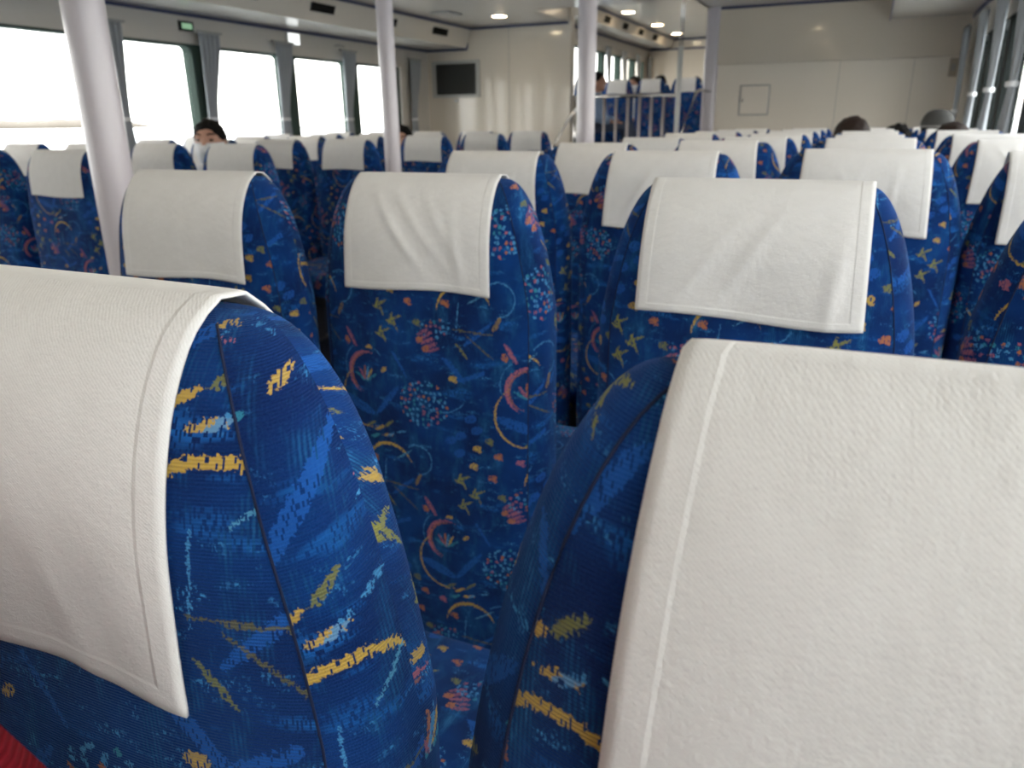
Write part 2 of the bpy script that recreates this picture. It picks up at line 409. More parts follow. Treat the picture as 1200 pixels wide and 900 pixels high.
# forward bulkhead, left of the steps and right of them
struct('wall_front', MB().box(XL, RX0, YF, YF + .12, 0, FZC + .05), M_wall)
m = MB(); m.box(RX1 + .12, XR + .12, YF, YF + .12, 0, ZLOW + .05)
struct('wall_front_right', m, M_wall)
struct('trim_upper_panel', MB().box(RX1 + .13, XR, YF - .035, YF, EYE + .545, ZLOW - .022), M_panel, bevel=.006)
struct('trim_jamb', MB().box(RX0 - .004, RX0 + .03, YF - .01, YF + .12, PF, FZC), M_wall)
m = MB()
for x in (-3.9, -.35, .30): m.box(x, x + .004, YF - .0025, YF, .1, (ZC if x < -3 else EYE + .545))
struct('trim_panel_joints', m, M_grey)
struct('wall_back', MB().box(XL, XR, YB - .12, YB, 0, ZLOW + .05), M_wall)
struct('baseboard_front', MB().box(XL, RX0, YF - .015, YF, 0, .1), M_navy)

# forward cabin shell
struct('wall_far', MB().box(FXL - .6, FXR, FYB, FYB + .1, PF, FZC), M_wall)
struct('wall_far_right', MB().box(FXR, FXR + .1, YF + .12, FYB, PF, FZC), M_wall)
c = MB(); c.box(-3.93, FXR, YF + .0, FYB, FZC, FZC + .05)
prof = [(FXL, FZS), (-4.0, FZS), (-3.93, FZC), (-3.93, FZC + .05), (FXL, FZC + .05)]
c.loft([[(x, YF + .12, z) for x, z in prof], [(x, FYB, z) for x, z in prof]])
struct('trim_far_ceiling', c, M_ceil)
c = MB(); c.box(FXL, FXL + .012, YF + .12, FYB, FZS - .03, FZS); c.box(FXL, FXR, FYB - .012, FYB, FZS - .03, FZS)
c.add([(-3.932, YF + .12, FZC - .03), (-3.932, FYB, FZC - .03), (-3.91, FYB, FZC - .001), (-3.91, YF + .12, FZC - .001)], [(0,1,2,3)])
c.box(-3.93, FXR, FYB - .012, FYB, FZC - .03, FZC)
struct('trim_far_navy', c, M_navy)
FW0, FW1 = PF + .75, EYE + 1.17
fe = [8.9, 9.9, 10.9, 11.9, 12.9, 13.9, 14.9, 15.9]
m = MB(); m.box(FXL - .12, FXL, YF + .12, FYB, PF, FW0); m.box(FXL - .12, FXL, YF + .12, FYB, FW1, FZC + .05)
m.box(FXL - .12, FXL, YF + .12, fe[0], FW0, FW1); m.box(FXL - .12, FXL, fe[-1] + .7, FYB, FW0, FW1)
struct('wall_far_left', m, M_band)
for i, y in enumerate(fe):
    y1 = fe[i+1] if i < len(fe) - 1 else y + .7
    wn += 1; m = MB()
    m.box(FXL - .1, FXL, y, y + .05, FW0, FW1); m.box(FXL - .1, FXL, y1 - .08, y1, FW0, FW1)
    m.box(FXL - .1, FXL, y + .05, y1 - .08, FW0, FW0 + .03); m.box(FXL - .1, FXL, y + .05, y1 - .08, FW1 - .02, FW1)
    w = struct('window_%d' % wn, m, M_frame)
    MB().box(FXL - .06, FXL - .054, y + .051, y1 - .081, FW0 + .031, FW1 - .021).build('pane', GLASS, w)

# steps up to the platform
m = MB()
for k in range(3): m.box(RX0 + .02, -2.68, 7.55 + .28*k, YF - .25, PF*k/4, PF*(k+1)/4)
struct('trim_steps', m, M_carpet)

# ------------------------------------------------------------------ curtains
def curtain_mesh(w_top, w_tie, w_bot, z0, z1, ztie, toward):
    """gathered curtain hanging in the plane y-z, tied back at ztie; x is its pleat depth"""
    m = MB(); N, K = 40, 26; rows = []
    for i in range(K + 1):
        z = lerp(z1, z0, i/K)
        if z > ztie: q = sst(z1 - .06, ztie, z); q = 1 - sst(ztie, z1 - .02, z); w = lerp(w_top, w_tie, q)
        else: w = lerp(w_tie, w_bot, sst(ztie, ztie - .3, z))
        r = []
        for j in range(N + 1):
            u = j/N; dep = .020*math.sin(u*PI*9 + .6*math.sin(z*5)) * (.55 + .45*min(1, w/w_top))
            y = (w_top - w)*toward + u*w
            r.append((dep, y, z))
        rows.append(r)
    m.loft(rows, cap=False, closed=False); return m
def make_curtain(x, y, z0, z1, ztie, label, group, inward, w=(.23, .09, .13), toward=.55):
    root = empty('curtain', (x, y, 0))
    tag(root, label, 'curtain', group)
    d = curtain_mesh(w[0], w[1], w[2], z0, z1, ztie, toward).build('drape', M_curt, root, True)
    so = d.modifiers.new('thick', 'SOLIDIFY'); so.thickness = .002
    y0 = (w[0] - w[1])*toward
    tb = MB(); n = 16; yc = y0 + w[1]/2; ry, rx = w[1]/2 + .006, .030
    ring = [(rx*math.cos(2*PI*k/n), yc + ry*math.sin(2*PI*k/n)) for k in range(n)]
    tb.loft([[(a, b, ztie - .014) for a, b in ring], [(a*1.1, yc + (b - yc)*1.06, ztie) for a, b in ring], [(a, b, ztie + .014) for a, b in ring]], cap=False)
    tb.build('tie_band', M_tie, root, True)
    rl = MB(); rl.box(-.012, .012, -.03, w[0] + .03, z1 - .002, z1 + .016)
    rl.build('rail', M_grey, root)
    return root
ORD = ['first', 'second', 'third', 'fourth', 'fifth', 'sixth', 'seventh', 'eighth', 'ninth', 'tenth', 'eleventh', 'twelfth']
ctz = EYE + .055
for k, y in enumerate((4.93, 5.82, 6.81, 8.10)):
    make_curtain(XL + .06, y - .0, .70, EYE + .70, ctz, ['grey tied curtain on the left side just behind the man with a white mask', 'grey tied curtain on the left wall under the small lit white box',
        'grey tied curtain on the left wall, next one forward of the lit white box', 'grey tied curtain in the front left corner beside the black louvre vent'][k], 'grey curtains on the left wall', 1, (.22, .10, .12), 0)
make_curtain(XL + .06, 4.02, .70, EYE + .70, ctz, 'dark grey tied curtain half hidden behind the thick pole on the left', 'grey curtains on the left wall', 1, (.20, .08, .12), .6)
for k, y in enumerate((8.02, 6.86, 5.90, 4.98, 4.08)):
    make_curtain(XR - .07, y, .70, EYE + .74, EYE + [.06, .17, .17, .17, .17][k], ['silvery tied curtain in the far right corner beside the front wall', 'silvery tied curtain on the right wall, second from the front wall',
        'silvery tied curtain on the right wall, third from the front wall', 'silvery tied curtain on the right wall, fourth from the front wall', 'silvery tied curtain at the right picture edge, nearest to the camera'][k],
        'silvery curtains on the right wall', -1, (.30, .10, .22), 0)
for k, y in enumerate((11.85, 12.85, 13.85, 14.85, 15.85, 16.72)):
    make_curtain(FXL + .06, y, PF + .7, FW1 + .08, PF + 1.1, 'grey tied curtain in the forward cabin, %s from its far wall' % ORD[5 - k], 'grey curtains in the forward cabin', 1, (.24, .09, .14), 1)

# ------------------------------------------------------------------ poles
def pole(x, y, r, z0, z1, label):
    root = empty('support_pole', (x, y, 0)); tag(root, label, 'pole', 'white support poles')
    n = 32
    MB().tube([(0,0,z0), (0,0,z1)], r, n).build('shaft', M_pole, root, True).modifiers.new('es', 'EDGE_SPLIT')
    MB().tube([(0,0,z0), (0,0,z0 + .012), (0,0,z0 + .016)], [r*1.7, r*1.7, r*1.5], n).build('floor_flange', M_pole, root, True).modifiers.new('es', 'EDGE_SPLIT')
    MB().tube([(0,0,z1 - .014), (0,0,z1 - .010), (0,0,z1)], [r*1.4, r*1.6, r*1.6], n).build('ceiling_flange', M_pole, root, True).modifiers.new('es', 'EDGE_SPLIT')
pole(-1.815, 1.455, .0505, 0, ZC, 'thick mauve-white support pole nearest the camera, in front of the left windows')
pole(-1.98, 3.07, .0365, 0, ZC, 'slim mauve-white support pole between the left windows and the black louvre vent')
pole(-1.50, 4.37, .0520, 0, ZLOW, 'white support pole left of the railing, in the middle of the picture')
root = empty('door_post', (-1.59, YF - .02, 0)); tag(root, 'white square-edged post at the right side of the opening to the forward cabin', 'post')
MB().box(-.07, .07, -.03, .16, 0, ZLOW + .03).build('post_body', M_pole, root, bevel=.03)

# ------------------------------------------------------------------ lights, vents, signs
def ceiling_light(x, y, z, label, group, r=.075):
    root = empty('ceiling_light', (x, y, z)); tag(root, label, 'light', group); n = 28
    def rg(rr, zz): return [(rr*math.cos(2*PI*k/n), rr*math.sin(2*PI*k/n), zz) for k in range(n)]
    MB().loft([rg(r*1.22, 0), rg(r*1.22, -.006), rg(r*1.02, -.010), rg(r*1.0, -.004)], cap=False).build('trim_ring', M_white, root, True)
    MB().loft([rg(r, -.003), rg(r*.9, -.010), rg(r*.5, -.014)], cap=True).build('diffuser', M_light, root, True)
ceiling_light(-3.63, 7.78, ZC, 'round warm ceiling light above the front wall, left of the raised ceiling', 'warm round lights in the main ceiling')
for k, y in enumerate((5.9, 4.0, 2.1, .2, -1.7, -3.6)):
    ceiling_light(-3.63, y, ZC, 'round warm ceiling light above the left seats, out of frame, %s behind the front one' % ORD[k], 'warm round lights in the main ceiling')
for k, y in enumerate((6.2, 4.2, 2.2, .2, -1.8, -3.8)):
    ceiling_light(-.75, y, ZLOW, 'round warm ceiling light above the right seats, out of frame, %s from the front wall' % ORD[k], 'warm round lights in the right ceiling')
for k, (x, y) in enumerate(((-3.66, 12.6), (-3.66, 14.45), (-3.66, 16.0))):
    ceiling_light(x, y, FZC, 'round warm light in the forward cabin ceiling, %s from its far wall' % ORD[2 - k], 'warm round lights in the forward cabin', .10)
for k, (x, y) in enumerate(((-1.6, 12.0), (-1.6, 15.0), (-.2, 10.5))):
    ceiling_light(x, y, FZC, 'round warm light in the forward cabin ceiling hidden behind the front wall, %s' % ORD[k], 'warm round lights in the forward cabin', .10)

def soffit_vent(y, z, w, h, xs, label, group):
    root = empty('air_vent', (xs, y, z), 0); tag(root, label, 'vent', group); root.rotation_euler = (0, math.atan2(.07, .19), 0)
    m = MB(); m.box(0, .008, -w/2 - .008, w/2 + .008, h/2, h/2 + .008).box(0, .008, -w/2 - .008, w/2 + .008, -h/2 - .008, -h/2).box(0, .008, -w/2 - .008, -w/2, -h/2, h/2).box(0, .008, w/2, w/2 + .008, -h/2, h/2)
    m.build('vent_frame', M_dgrey, root)
    MB().box(-.004, .002, -w/2, w/2, -h/2, h/2).build('vent_dark_sheet', M_black, root)  # flat black sheet: the shade of a deep slot is put into its colour
    m = MB()
    for q in (-.25, .0, .25): m.box(.002, .006, -w/2, w/2, h*q - .002, h*q + .002)
    m.build('slats', M_dgrey, root)
for y, z, lb in ((5.86, EYE + .945, 'black slot vent on the left soffit, left of the slim pole'), (6.86, EYE + .945, 'black slot vent on the left soffit beside the slim pole'), (7.9, EYE + .95, 'black slot vent on the left soffit above the louvre vent'),
                 (4.9, EYE + .945, 'black slot vent on the left soffit out of the frame above the first window')):
    soffit_vent(y, z, .30, .055, -4.396, lb, 'black slot vents on the left soffit')
for k, y in enumerate((10.8, 11.6, 12.5, 13.5, 14.5, 15.5)):
    soffit_vent(y, FZC - .10, .26, .08, -3.963, 'small black vent on the forward cabin soffit, %s from its far end' % ORD[5 - k], 'small black vents in the forward cabin')
root = empty('ceiling_grille', (-4.02, 7.35, ZC)); tag(root, 'grey square grille in the ceiling above the front slot vent', 'grille')
MB().box(-.11, .11, -.14, .14, -.012, 0).build('grille_frame', M_grey, root, bevel=.003)
m = MB()
for k in range(6): m.box(-.09, .09, -.11 + k*.04, -.095 + k*.04, -.016, -.012)
m.build('slats', M_band, root)

root = empty('louvre_vent', (-4.59, YF, EYE + .503)); tag(root, 'black louvred air vent in a pale frame on the front wall', 'vent')
w, h = .27, .17
m = MB(); m.box(-w - .05, w + .05, -.02, 0, h, h + .035).box(-w - .05, w + .05, -.02, 0, -h - .035, -h).box(-w - .05, -w, -.02, 0, -h, h).box(w, w + .05, -.02, 0, -h, h)
m.build('vent_frame', plain('pale_vent_frame', (.52, .52, .49), .4), root, bevel=.004)
MB().box(-w, w, -.004, 0, -h, h).build('backing', M_black, root)
m = MB()
for k in range(11):
    z = -h + .03*k + .012
    m.add([(-w, -.018, z), (w, -.018, z), (w, -.005, z + .022), (-w, -.005, z + .022), (-w, -.015, z - .002), (w, -.015, z - .002), (w, -.002, z + .020), (-w, -.002, z + .020)], [(0,1,2,3), (7,6,5,4), (0,4,5,1), (3,2,6,7)])
m.build('slats', plain('louvre_slat', (.075, .08, .08), .4), root)
MB().box(-.03, .02, -.022, -.0, -h - .085, -h - .055).build('latch', M_white, root, bevel=.004)

root = empty('access_panel', (-1.13, YF, EYE + .20)); tag(root, 'small square white access panel low on the right front wall', 'panel')
MB().box(-.135, .135, -.012, 0, -.135, .135).build('panel_door', M_wall, root, bevel=.004)
m = MB(); m.box(-.15, .15, -.006, 0, .137, .148).box(-.15, .15, -.006, 0, -.148, -.137).box(-.15, -.137, -.006, 0, -.137, .137).box(.137, .15, -.006, 0, -.137, .137)
m.build('panel_frame', M_grey, root)
MB().box(-.125, -.105, -.022, -.012, -.02, .02).build('latch', M_steel, root)

root = empty('wall_plate', (.63, YF - .0, EYE + .45)); tag(root, 'small beige upright plate on the front wall by the right corner', 'plate')
MB().box(-.035, .035, -.02, 0, -.08, .08).build('plate', plain('beige_plate', (.42, .36, .28), .5), root, bevel=.005)
MB().box(-.02, .02, -.024, -.02, -.03, .03).build('cover', M_grey, root)

root = empty('emergency_lamp', (XL, 6.12, EYE + .752)); tag(root, 'small lit white box lamp on the left wall above a curtain', 'lamp')
MB().box(0, .035, -.085, .085, -.055, .055).build('housing', M_white, root, bevel=.006)
MB().box(.035, .040, -.075, .075, -.045, .045).build('lens', M_lit, root)
root = empty('exit_sign', (XL, 4.87, EYE + .74)); tag(root, 'small dark-framed green sign on the left wall above the window', 'sign')
MB().box(0, .02, -.07, .07, -.036, .036).build('sign_frame', M_dgrey, root, bevel=.004)
MB().box(.02, .023, -.05, .05, -.02, .02).build('sign_face', M_sign, root)
root = empty('wall_label', (XL, 6.86, EYE + .755)); tag(root, 'row of tiny grey marks on the left wall between two curtains', 'label')
m = MB()
for k, (a, b) in enumerate(((-.09, .012), (-.065, .02), (-.035, .026), (-.002, .03), (.035, .024), (.065, .016))): m.box(0, .002, a, a + .02, -.012, -.012 + b)
m.build('marks', M_grey, root)

# ------------------------------------------------------------------ railing and handrails at the opening
root = empty('railing', (0, 8.32, PF)); tag(root, 'low steel railing with upright bars in front of the forward cabin seats', 'railing')
xs = [-2.86, -2.648, -2.516, -2.386, -2.258, -2.130, -2.004]
MB().tube([(-2.98, 0, EYE + .262 - PF), (-1.879, 0, EYE + .255 - PF)], .019, 12).build('top_rail', M_steel, root, True)
MB().tube([(-2.98, 0, .10), (-1.879, 0, .10)], .012, 10).build('bottom_rail', M_steel, root, True)
for x in xs: MB().tube([(x, 0, 0), (x, 0, EYE + .256 - PF)], .0165, 10).build('baluster', M_rail, root, True)
MB().tube([(-2.98, 0, 0), (-2.98, 0, EYE + .27 - PF)], .02, 12).build('end_post', M_steel, root, True)
root = empty('stanchion', (-1.85, 8.30, 0)); tag(root, 'tall polished steel stanchion at the right end of the railing', 'post')
MB().tube([(0,0,PF), (0,0,EYE + .72)], .026, 14).build('lower_tube', M_white, root, True)
MB().tube([(-.011,0,EYE + .72), (-.011,0,FZC)], .007, 8).build('thin_rod', M_steel, root, True)
MB().tube([(.015,0,EYE + .72), (.015,0,FZC)], .007, 8).build('thin_rod', M_steel, root, True)
root = empty('handrail', (0, 0, 0)); tag(root, 'bent steel handrail rising beside the front wall left of the middle pole', 'handrail')
MB().tube([(-2.93, 7.55, 0), (-2.93, 7.55, EYE - .22), (-2.91, 7.58, EYE - .17), (-2.84, 7.62, EYE - .02), (-2.75, 7.66, EYE + .12), (-2.72, 7.75, EYE + .18), (-2.72, 8.0, EYE + .20), (-2.72, 8.02, PF)], .016, 10).build('rail', M_steel, root, True)
MB().tube([(-2.93, 7.55, 0), (-2.93, 7.55, .012)], .045, 16).build('foot', M_steel, root)
root = empty('handrail', (0, 0, 0)); tag(root, 'slanting steel handrail at the right side of the opening, left of the white post', 'handrail')
MB().tube([(-1.71, 7.78, 0), (-1.71, 7.78, EYE - .19), (-1.69, 7.8, EYE - .13), (-1.575, 7.82, EYE + .265), (-1.573, 8.0, EYE + .29), (-1.573, YF - .053, EYE + .29)], .014, 10).build('rail', M_steel, root, True)
MB().tube([(-1.71, 7.78, 0), (-1.71, 7.78, .012)], .04, 16).build('foot', M_steel, root)

# ------------------------------------------------------------------ the seat
HB = .85                                    # length of the backrest below its ridge
def hw(s): return .130 + .079*(min(s, .20)/.20*(1 - .12*(min(s, .20)/.20)**2)/.88)**.48
def tr(s): return .006 + .056*math.sqrt(max(0, 1 - (1 - min(s, .105)/.105)**2)) + .010*sst(.1, .5, s)
def tf(s): return .006 + .050*math.sqrt(max(0, 1 - (1 - min(s, .085)/.085)**2)) + .016*math.exp(-((s - .58)/.16)**2)
NE = 2.9
def rear(x, s):
    q = min(1, abs(x)/hw(s)); return tr(s)*(1 - q**NE)**(1/NE)
def front(x, s):
    q = min(1, abs(x)/hw(s)); return tf(s)*(1 - q**NE)**(1/NE)
def backrest_mesh():
    m = MB(); K, N = 54, 64; rings = []; us = []
    ss = [HB*(1 - math.cos(PI/2*i/K))**1.0 for i in range(K + 1)]
    for s in ss:
        r = []; 
        for j in range(N):
            a = 2*PI*j/N; cx, cy = math.cos(a), math.sin(a)
            x = hw(s)*math.copysign(abs(cx)**(2/NE), cx)
            y = (tf(s) if cy > 0 else tr(s))*math.copysign(abs(cy)**(2/NE), cy)
            r.append((x, y, TOP - s))
        rings.append(r)
        u = [0]
        for j in range(N): u.append(u[-1] + (Vector(r[(j+1) % N]) - Vector(r[j])).length)
        c0 = u[3*N//4]; us.append([q - c0 for q in u])
    vs = [p for r in rings for p in r]; fs = []; uvs = []; v = [0]
    for i in range(K):
        j = 3*N//4; v.append(v[-1] + (Vector(rings[i+1][j]) - Vector(rings[i][j])).length)
    for i in range(K):
        for j in range(N):
            k = (j + 1) % N
            fs.append((i*N + j, (i+1)*N + j, (i+1)*N + k, i*N + k))
            side = j >= 58 or j < 6 or 26 <= j < 38           # the side panels are cut from another piece of cloth
            q = [(us[i][j], -v[i]), (us[i+1][j], -v[i+1]), (us[i+1][j+1], -v[i+1]), (us[i][j+1], -v[i])]
            if side:
                sg = 1 if us[i][j] > 0 else -1; ca, sa = math.cos(.2), sg*math.sin(.2)
                q = [(sg*.185 + ca*(a - sg*.235) + sa*(b + .15), -.065 - sa*(a - sg*.235) + ca*(b + .15)) for a, b in q]
            uvs.append(q)
    fs.append(tuple(range(N))); uvs.append([(p[0], p[1]) for p in rings[0]])
    fs.append(tuple(reversed([K*N + j for j in range(N)]))); uvs.append([(0, 0)]*N)
    m.add(vs, fs, uvs)
    return m.mesh('backrest', FAB)
def seam_mesh():
    m = MB()
    for sx in (-1, 1):
        pts = []
        for i in range(34):
            s = .004 + (HB - .03)*(i/33)**1.6
            x = hw(s)*.8806; pts.append((sx*(x + .0003), -rear(x, s) - .0003, TOP - s))
        m.tube(pts, .0007, 5)
    return m.mesh('seam', M_stitch)
CW = .127
def cover_mesh(seed):
    rng = random.Random(seed); K, N = 60, 40; LB, LF = .173, .15; rows = []
    wr = []
    own = {0: [(.06, .14, .3, .012, .002)], 1: [(.06, .13, .5, .014, .003), (.10, .06, .1, .012, .002), (0, .10, .4, .02, .0015)], 3: [(0, .1, .1, .012, .001)],
           4: [(-.030, .075, .75, .006, .0052), (.0, .06, .8, .005, .0040), (.035, .05, .6, .005, .003), (.075, .11, .15, .006, .004)],
           5: [(0, .09, -.55, .006, .0038), (-.05, .10, -.6, .006, .003), (.092, .125, -.12, .006, .005)]}.get(seed)
    if own: wr = own
    for k in range(0 if own else rng.choice((3, 4, 5))):
        wr.append((rng.uniform(-.09, .09), rng.uniform(.05, .12), rng.uniform(-.7, .7), rng.uniform(.0045, .009), rng.uniform(.002, .0048)))
    sk = rng.uniform(-.03, .03); lift = rng.uniform(.000, .006); ph = rng.uniform(0, 6)
    # path parameter p: -LF (front, low) .. 0 (ridge) .. LB (rear, low)
    m = MB(); vs = []; uvs = []
    for i in range(K + 1):
        p = lerp(-LF, LB, i/K)
        for j in range(N + 1):
            u = lerp(-CW, CW, j/N); s = max(abs(p) - .004, 0)
            x = u*(1 + .05*s/LB) + sk*s
            q = max(0, 1 - (s/.02))
            mono = 0
            f = rear if p >= 0 else front
            for t in (0, .25, .5, .75, 1): mono = max(mono, f(x*.97, s*t))
            d = mono + .0035
            hang = sst(.03, LB, s)
            for (wx, ws, sl, wd, am) in wr:
                dd = (u - wx - sl*(s - ws))
                d += am*math.exp(-(dd/wd)**2)*math.exp(-((s - ws)/.055)**2)*(1 if p > 0 else .5)
            d += hang*(.0025*math.sin(u*38 + ph) + .002)
            d += lift*hang*sst(.05, .127, abs(u))*.8
            z = TOP - s + .0035*(1 - s/.02 if s < .02 else 0) + (.0035 if s < .001 else 0)
            z += -.004*math.cos(u*20 + ph)*sst(.1, LB, s)
            edge = .0
            vs.append((x, -d if p >= 0 else d, z))
            uvs.append((u, p))
    fs = []; fu = []
    for i in range(K):
        for j in range(N):
            a = i*(N+1) + j; q = (a, a+1, a+N+2, a+N+1); fs.append(q); fu.append([uvs[k] for k in q])
    m.add(vs, fs, fu)
    o = m.build('tmp', COVER, None, True)
    sm = o.modifiers.new('s', 'SMOOTH'); sm.iterations = 2; sm.factor = .4
    so = o.modifiers.new('t', 'SOLIDIFY'); so.thickness = .0016; so.offset = 1
    me = baked(o); me.name = 'headrest_cover'; return me
def rounded(x0, x1, y0, y1, z0, z1, r, mat, name):
    o = MB().box(x0, x1, y0, y1, z0, z1).build('tmp', mat)
    b = o.modifiers.new('b', 'BEVEL'); b.width = r; b.segments = 5; b.limit_method = 'NONE'
    me = baked(o); me.name = name
    l = me.uv_layers.new(name='UVMap') if not me.uv_layers else me.uv_layers[0]
    for p in me.polygons:
        p.use_smooth = True
        for li in p.loop_indices:
            c = me.vertices[me.loops[li].vertex_index].co; l.data[li].uv = (c.x, c.y + c.z)
    return me
ME_back, ME_seam = backrest_mesh(), seam_mesh()
ME_cov = [cover_mesh(k) for k in range(9)]
ME_cush = rounded(-.20, .20, .058, .545, .33, .445, .035, FAB, 'cushion')
ME_shell = rounded(-.185, .185, -.045, .47, .27, .329, .012, M_cushbase, 'seat_pan')
ME_leg = []
for sx in (-1, 1):
    m = MB(); m.box(sx*.15 - .02, sx*.15 + .02, .06, .38, 0, .012).box(sx*.15 - .014, sx*.15 + .014, .15, .29, .012, .27)
    ME_leg.append(m.mesh('pedestal', M_cushbase, False))
nseat = 0
def seat(x, y, label, rz=0, zoff=0, cov=None, dxc=0, group='patterned blue passenger seats', floor=0, cw=1.0, off=None):
    global nseat
    root = empty('passenger_seat', (x, y, floor), rz); tag(root, label, 'seat', group)
    lift = zoff
    b = link('backrest', ME_back, root); b.location.z = lift
    ox, oy = off or ((nseat*.6180339)%1*.66, (nseat*.7548776)%1*.64 + 1.28)
    b.color = (ox, oy, 0, 1)
    sm = link('seam', ME_seam, b)
    cv = link('headrest_cover', ME_cov[nseat % 9 if cov is None else cov], root); cv.location = (dxc, 0, lift); cv.scale.x = cw; tag(cv, 'white cloth headrest cover')
    cu = link('cushion', ME_cush, root); cu.color = (ox + .1, oy + .1, 0, 1); link('seat_pan', ME_shell, root)
    link('pedestal', ME_leg[0], root); link('pedestal', ME_leg[1], root)
    nseat += 1
    return root

P = .81
RB = 'blue patterned seats of the right block'
# nearest row and the one after it, measured seat by seat
seat(-.372, .25, 'large blue seat at the lower left, closest to the camera, white cover hanging on it', cov=0, group=RB, zoff=-.0105, dxc=-.005, off=(.295, .2245))
seat(.078, .25, 'large seat at the lower right, closest to the camera, its white cover filling the corner', cov=1, group=RB, zoff=-.0115, off=(.30, .30))
seat(-1.037, 1.0, 'second-row blue seat at the left end, right beside the thick pole', cov=3, group=RB, zoff=-.011, cw=1.05)
seat(-.617, 1.06, 'second-row blue seat in mid-picture, its full patterned back in view', cov=4, group=RB, zoff=-.012, off=(.196, .657))
seat(-.122, 1.06, 'second-row blue seat with a wide plain cover, right of the middle', cov=5, group=RB, zoff=-.012, cw=1.09)
seat(.345, 1.06, 'second-row blue seat cut off by the right picture edge, cover out of view', cov=6, group=RB, zoff=-.010)
cols = [(-.885, 'leftmost'), (-.437, 'second from the left'), (0.0, 'third from the left'), (.418, 'rightmost')]
zs = {2: (-.008, -.006, 0, -.004), 3: (-.008, -.001, .006, .001), 4: (-.006, -.004, .002, .004), 5: (0, -.004, .006, .007), 6: (0, 0, .006, .006), 7: (0,)*4, 8: (0,)*4}
for r in range(2, 9):
    for ci, (x, nm) in enumerate(cols):
        dx = {2: (0, 0, 0, -.03), 3: (0, -.015, .005, 0)}.get(r, (0, 0, 0, 0))[ci]
        seat(x, .25 + P*r, 'blue seat, %s row from the camera, %s of the right block' % (ORD[r], nm), zoff=zs[r][ci], group=RB, dxc=dx)
LB_ = 'blue patterned seats of the left block'
lcols = [(-2.5, 'on the aisle'), (-2.96, 'second from the aisle'), (-3.42, 'third from the aisle'), (-3.88, 'fourth from the aisle'), (-4.34, 'against the windows')]
LY = [1.83, 2.64, 3.45, 4.26, 5.07, 5.88]
for r, y in enumerate(LY):
    for ci, (x, nm) in enumerate(lcols):
        seat(x, y, 'blue seat of the left block, %s row from the camera, %s' % (ORD[r], nm), rz=PI, group=LB_, zoff=(-.010, -.012, -.010, -.006, -.004, 0)[r])
# forward cabin
for k, x in enumerate((-2.80, -2.40, -1.99)):
    s_ = seat(x*1.115, 10.4, 'blue seat of the forward cabin behind the railing, %s' % ('left of three', 'middle of three', 'right of three, behind the stanchion')[k], group='blue seats in the forward cabin', floor=PF, zoff=.012)
seat(-3.28, 9.42, 'blue seat turned sideways in the forward cabin, half hidden by the middle pole', rz=-PI/2, group='blue seats in the forward cabin', floor=PF, zoff=.012)
for k, x in enumerate((-3.85, -3.37, -2.89, -2.38)):
    seat(x, 11.6, 'blue seat in the forward cabin one row beyond the railing row, %s from the left' % ORD[k], group='blue seats in the forward cabin', floor=PF)
# the seat behind the camera that carries the red bag
seat(-.372, -.56, 'blue seat behind the camera carrying the red bag', cov=2, group=RB)

# ------------------------------------------------------------------ red bag
root = empty('ribbed_bag', (-.330, -.003, .446)); tag(root, 'red ribbed cloth bag, only its shoulder showing in the lower left corner', 'bag')
rings = []
for i in range(15):
    t_ = i/14; z = .588*t_
    w = lerp(.16, .168, t_) * (1 if t_ < .68 else math.sqrt(max(.02, 1 - ((t_ - .68)/.33)**2)))
    d = w*.84
    rings.append([(w*math.copysign(abs(math.cos(2*PI*k/28))**.5, math.cos(2*PI*k/28)), d*math.copysign(abs(math.sin(2*PI*k/28))**.5, math.sin(2*PI*k/28)), z) for k in range(28)])
BAG = MB().loft(rings).build('bag_body', M_red, root, True)
MB().tube([(-.04, 0, .575), (-.035, 0, .60), (0, 0, .615), (.035, 0, .60), (.04, 0, .575)], .008, 8).build('handle', M_red, root, True)

